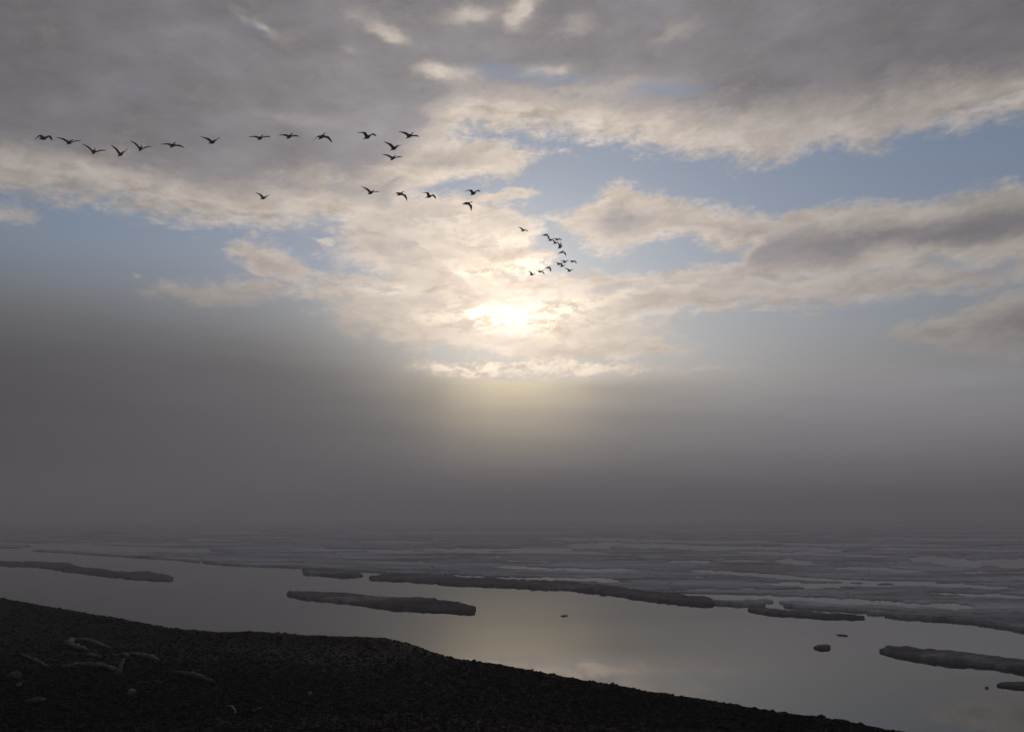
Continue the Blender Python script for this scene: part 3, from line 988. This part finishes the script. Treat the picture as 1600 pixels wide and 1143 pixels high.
def goose_mesh(d1, d2, twist=0.0, head=0.0):
    """One continuous goose: body loft with the wings grown out of its sides. d1, d2: dihedral of arm and hand (degrees)."""
    V, Fc, mats = [], [], []
    for (x, ry, rz, zo) in RINGS:
        for q in range(NS):
            a = 2 * math.pi * (q - 0.5) / NS
            y_, z_ = ry * math.cos(a), rz * math.sin(a)
            bend = max(0.0, x - 0.15)
            V.append((x, y_ + head * bend, z_ + zo))
    n = len(RINGS)
    half = NS // 2
    for k in range(n - 1):
        for q in range(NS):
            if W0 <= k < W1 and q in (0, half):
                continue
            a, b = k * NS + q, k * NS + (q + 1) % NS
            Fc.append([a, b, b + NS, a + NS])
            mats.append(1 if k >= n - 3 else 0)
    Fc.append([q for q in range(NS)][::-1]); mats.append(0)
    Fc.append([(n - 1) * NS + q for q in range(NS)]); mats.append(1)
    spans = [.13, .20, .27, .34, .41, .49, .57, .64, .695]
    chords = [.250, .238, .228, .215, .185, .150, .112, .070, .018]
    leads = [.140, .155, .168, .172, .150, .105, .052, -.005, -.055]
    for side in (1, -1):
        up_q, lo_q = (1, 0) if side == 1 else (half, half + 1)
        m_ = W1 - W0 + 1
        prev = [(W1 - k) * NS + up_q for k in range(m_)] + [(W0 + k) * NS + lo_q for k in range(m_)]
        y, z, last = .075, .012, .075
        for s_, c_, l_ in zip(spans, chords, leads):
            f = min(1.0, max(0.0, (s_ - .27) / .14))
            ang = R(d1 * (1 - f) + d2 * f)
            ds = s_ - last
            last = s_
            y += ds * math.cos(ang)
            z += ds * math.sin(ang)
            cur = []
            th = 0.055 * c_ + 0.002
            prof = [0.25, 1.0, 0.9, 0.5, 0.12]
            camber = [0.0, .035, .045, .03, -.01]
            for k in range(m_):
                f_ = k / (m_ - 1)
                xx = l_ - c_ * f_
                tz = th * prof[k]
                V.append((xx, side * (y - math.sin(ang) * (tz + camber[k] * c_)), z + math.cos(ang) * (tz + camber[k] * c_) + twist * (f_ - .4) * c_))
                cur.append(len(V) - 1)
            for k in range(m_ - 1, -1, -1):
                f_ = k / (m_ - 1)
                xx = l_ - c_ * f_
                tz = -th * prof[k] * 0.5
                V.append((xx, side * (y - math.sin(ang) * (tz + camber[k] * c_)), z + math.cos(ang) * (tz + camber[k] * c_) + twist * (f_ - .4) * c_))
                cur.append(len(V) - 1)
            N2 = len(cur)
            for k in range(N2):
                a, b = prev[k], prev[(k + 1) % N2]
                c2, d3 = cur[(k + 1) % N2], cur[k]
                Fc.append([a, d3, c2, b] if side == 1 else [b, c2, d3, a])
                mats.append(0)
            prev = cur
        Fc.append(prev if side == 1 else prev[::-1]); mats.append(0)
    me = mesh_from('goose', V, Fc, [PLUMAGE, BILL])
    me.polygons.foreach_set('material_index', np.array(mats, dtype=np.int32))
    bm = bmesh.new()
    bm.from_mesh(me)
    bmesh.ops.recalc_face_normals(bm, faces=bm.faces)
    bm.to_mesh(me)
    bm.free()
    return me


def wing_tip(d1, d2):
    y, z, last = .075, .012, .075
    for s_ in (.13, .20, .27, .34, .41, .49, .57, .64, .695):
        f = min(1.0, max(0.0, (s_ - .27) / .14))
        y += (s_ - last) * math.cos(R(d1 * (1 - f) + d2 * f))
        z += (s_ - last) * math.sin(R(d1 * (1 - f) + d2 * f))
        last = s_
    return y, z


def photo_of(p):
    d = p - EYE
    f = d.dot(FWD)
    return 800 + FOCAL * d.x / f, 571.5 - FOCAL * d.dot(UPV) / f


GOOSE_SIZE = 0.83
HEADING = 42.0           # the flock flies to the right and towards the beach


def goose(z, body, left, right, bend, label, group, dist0=37.0):
    """z: which close-up of the photo the three points were read from; body, left wing tip, right wing tip.
    The heading, bank, wing lift and distance that put the wing tips there are searched for."""
    ox, oy, sc = {1: (40, 180, 5.0), 2: (340, 180, 1600 / 340), 3: (540, 180, 1600 / 240), 4: (780, 330, 1524 / 160)}[z]
    B, L_, R_ = [(ox + q[0] / sc, oy + q[1] / sc) for q in (body, left, right)]
    bend = bend * 0.35 if abs(bend) < 10 else bend
    d = ray(*B)
    g = random.Random(int(B[0] * 7 + B[1]))

    def place(par):
        head, D_, dist_, roll = par
        M = Matrix.Rotation(-R(head), 3, 'Z') @ Matrix.Rotation(R(roll), 3, 'X')
        return M, EYE + d * dist_

    def cost(par):
        M, c = place(par)
        y, zz = wing_tip(par[1] + bend, par[1] - bend)
        e = 0.0
        for side, tgt in ((1, R_), (-1, L_)):
            u, v = photo_of(c + M @ Vector((-.06, side * y, zz)) * GOOSE_SIZE)
            e += (u - tgt[0]) ** 2 + (v - tgt[1]) ** 2
        return e + ((par[0] - HEADING) / 9.0) ** 2 + (par[3] / 8.0) ** 2 + ((par[2] / dist0 - 1) / 0.08) ** 2 + (par[1] / 60.0) ** 2

    best, bc = (HEADING, 10.0, dist0, 0.0), None
    bc = cost(best)
    for k in range(900):
        w_ = 0.4 + 3.0 * (1 - k / 900)
        t_ = (best[0] + g.gauss(0, 2) * w_, best[1] + g.gauss(0, 3) * w_, best[2] * (1 + g.gauss(0, .02) * w_), best[3] + g.gauss(0, 1.6) * w_)
        c_ = cost(t_)
        if c_ < bc:
            best, bc = t_, c_
    M, c = place(best)
    o = link('goose', goose_mesh(best[1] + bend, best[1] - bend, head=g.uniform(-.15, .15)))
    o.location = c
    o.rotation_euler = (M @ Matrix.Rotation(R(g.uniform(-3, 2)), 3, 'Y')).to_euler()
    o.scale = (GOOSE_SIZE,) * 3
    return tag(o, label, 'goose', group)


ROW1, ROW2, KNOT = 'geese flying in the long upper row', 'geese flying in the middle line', 'geese bunched before the bright clouds'
goose(1, (145, 180), (73, 193), (208, 197), 34, 'goose with drooping bowed wings at the far left end of the row', ROW1)
goose(1, (345, 213), (243, 175), (438, 198), 5, 'second goose of the upper row, far wing almost level', ROW1)
goose(1, (535, 286), (445, 228), (638, 275), 7, 'third goose of the upper row, raised near wing, before the V-winged one', ROW1)
goose(1, (745, 305), (670, 237), (802, 257), 3, 'goose with both wings raised in a steep V, lowest of the upper row', ROW1)
goose(1, (900, 262), (825, 205), (988, 246), 7, 'goose directly right of the V-winged one in the upper row', ROW1)
goose(1, (1152, 236), (1070, 227), (1252, 252), 6, "goose gliding on flat wings, sixth from the row's left end", ROW1)
goose(1, (1462, 210), (1368, 170), (1520, 170), 6, 'goose with half raised wings in the gap mid-row, right of the flat gliding one', ROW1)
goose(2, (315, 168), (240, 160), (403, 155), 9, 'left of two level-winged geese side by side in the upper row', ROW1)
goose(2, (530, 157), (463, 147), (612, 153), 6, 'right of two level-winged geese side by side in the upper row', ROW1)
goose(2, (768, 158), (705, 192), (850, 205), 14, 'goose on the downstroke, wings hanging, in the upper row', ROW1)
goose(2, (1105, 160), (1020, 132), (1165, 155), 24, "goose with strongly arched wings near the upper row's right end", ROW1)
goose(2, (1412, 153), (1340, 122), (1488, 157), 5, 'topmost goose at the right end of the upper row', ROW1)
goose(2, (1300, 243), (1223, 197), (1357, 213), 4, 'goose with lifted wings just below the topmost right one', ROW1)
goose(2, (1290, 316), (1228, 293), (1372, 303), 5, "goose on shallow wings, lowest of the three at the row's right end", ROW1)
goose(2, (340, 608), (278, 568), (380, 585), 4, 'lone goose below the upper row, far from the others', ROW2, 46.0)
goose(3, (265, 806), (163, 742), (358, 797), 6, 'first goose of the middle line, long raised near wing', ROW2, 46.0)
goose(3, (570, 820), (487, 837), (650, 898), 14, 'second goose of the middle line, wings pushed down', ROW2, 46.0)
goose(3, (875, 846), (793, 807), (940, 875), 26, 'third goose of the middle line, both wings arched', ROW2, 46.0)
goose(3, (1335, 813), (1230, 792), (1398, 797), 22, "upper of the two geese at the middle line's right end", ROW2, 46.0)
goose(3, (1268, 918), (1218, 930), (1320, 1003), 12, "lower of the two geese at the middle line's right end, wing hanging steeply", ROW2, 46.0)
FAR = 68.0
goose(4, (360, 285), (285, 230), (447, 300), 6, 'single small goose leading in above the bunch', KNOT, FAR)
goose(4, (690, 352), (628, 372), (752, 425), 12, 'topmost goose of the overlapping clump, wings down', KNOT, FAR)
goose(4, (768, 430), (708, 398), (815, 446), 8, 'second goose down in the overlapping clump, half hidden', KNOT, FAR)
goose(4, (868, 420), (800, 408), (945, 432), 8, 'rightmost goose of the overlapping clump, level wings', KNOT, FAR)
goose(4, (838, 474), (795, 425), (905, 455), 6, 'goose in the clump with wings raised, above its lowest', KNOT, FAR)
goose(4, (905, 540), (862, 465), (908, 458), 4, 'lowest goose of the overlapping clump, wings held high', KNOT, FAR)
goose(4, (930, 608), (858, 662), (1005, 672), 14, 'goose with an even arch of lowered wings between the two clumps', KNOT, FAR)
goose(4, (980, 755), (890, 742), (1022, 735), 14, 'upper left goose of the lower clump', KNOT, FAR)
goose(4, (1095, 747), (1040, 745), (1160, 778), 12, 'rightmost goose of the lower clump, wing tip down', KNOT, FAR)
goose(4, (893, 787), (825, 770), (940, 768), 14, 'leftmost goose of the lower clump', KNOT, FAR)
goose(4, (940, 815), (895, 770), (975, 800), 6, 'bottom goose of the lower clump, touching its neighbour', KNOT, FAR)
goose(4, (1050, 885), (965, 842), (1125, 853), 5, 'goose spread wide just under the lower clump', KNOT, FAR)
goose(4, (728, 836), (668, 870), (757, 903), 12, 'goose with a sharply lowered wing, right of the last three in line', KNOT, FAR)
goose(4, (615, 898), (553, 885), (685, 940), 8, 'middle one of the last three geese low by the sun', KNOT, FAR)
goose(4, (490, 943), (422, 880), (525, 922), 4, 'lowest and leftmost goose of the bunch, wings raised', KNOT, FAR)

# ------------------------------------------------------------------ sea mist
hz = bpy.data.materials.new('haze')
hz.use_nodes = True
nt = hz.node_tree
nt.nodes.clear()
pv = nt.nodes.new('ShaderNodeVolumePrincipled')
pv.inputs['Color'].default_value = (0.69, 0.695, 0.775, 1)
pv.inputs['Density'].default_value = 0.0036
pv.inputs['Anisotropy'].default_value = 0.3
mo = nt.nodes.new('ShaderNodeOutputMaterial')
nt.links.new(pv.outputs[0], mo.inputs['Volume'])
hx, hz0, hz1 = 7200.0, -3.5, 33.0
hv = [(sx * hx, sy * hx, z) for z in (hz0, hz1) for sx, sy in ((-1, -1), (1, -1), (1, 1), (-1, 1))]
hf = np.array([[3, 2, 1, 0], [4, 5, 6, 7], [0, 1, 5, 4], [1, 2, 6, 5], [2, 3, 7, 6], [3, 0, 4, 7]])
tag(link('haze', mesh_from('haze', hv, hf, hz, smooth=False)), 'grey sea mist lying over the ice', 'haze', kind='stuff')
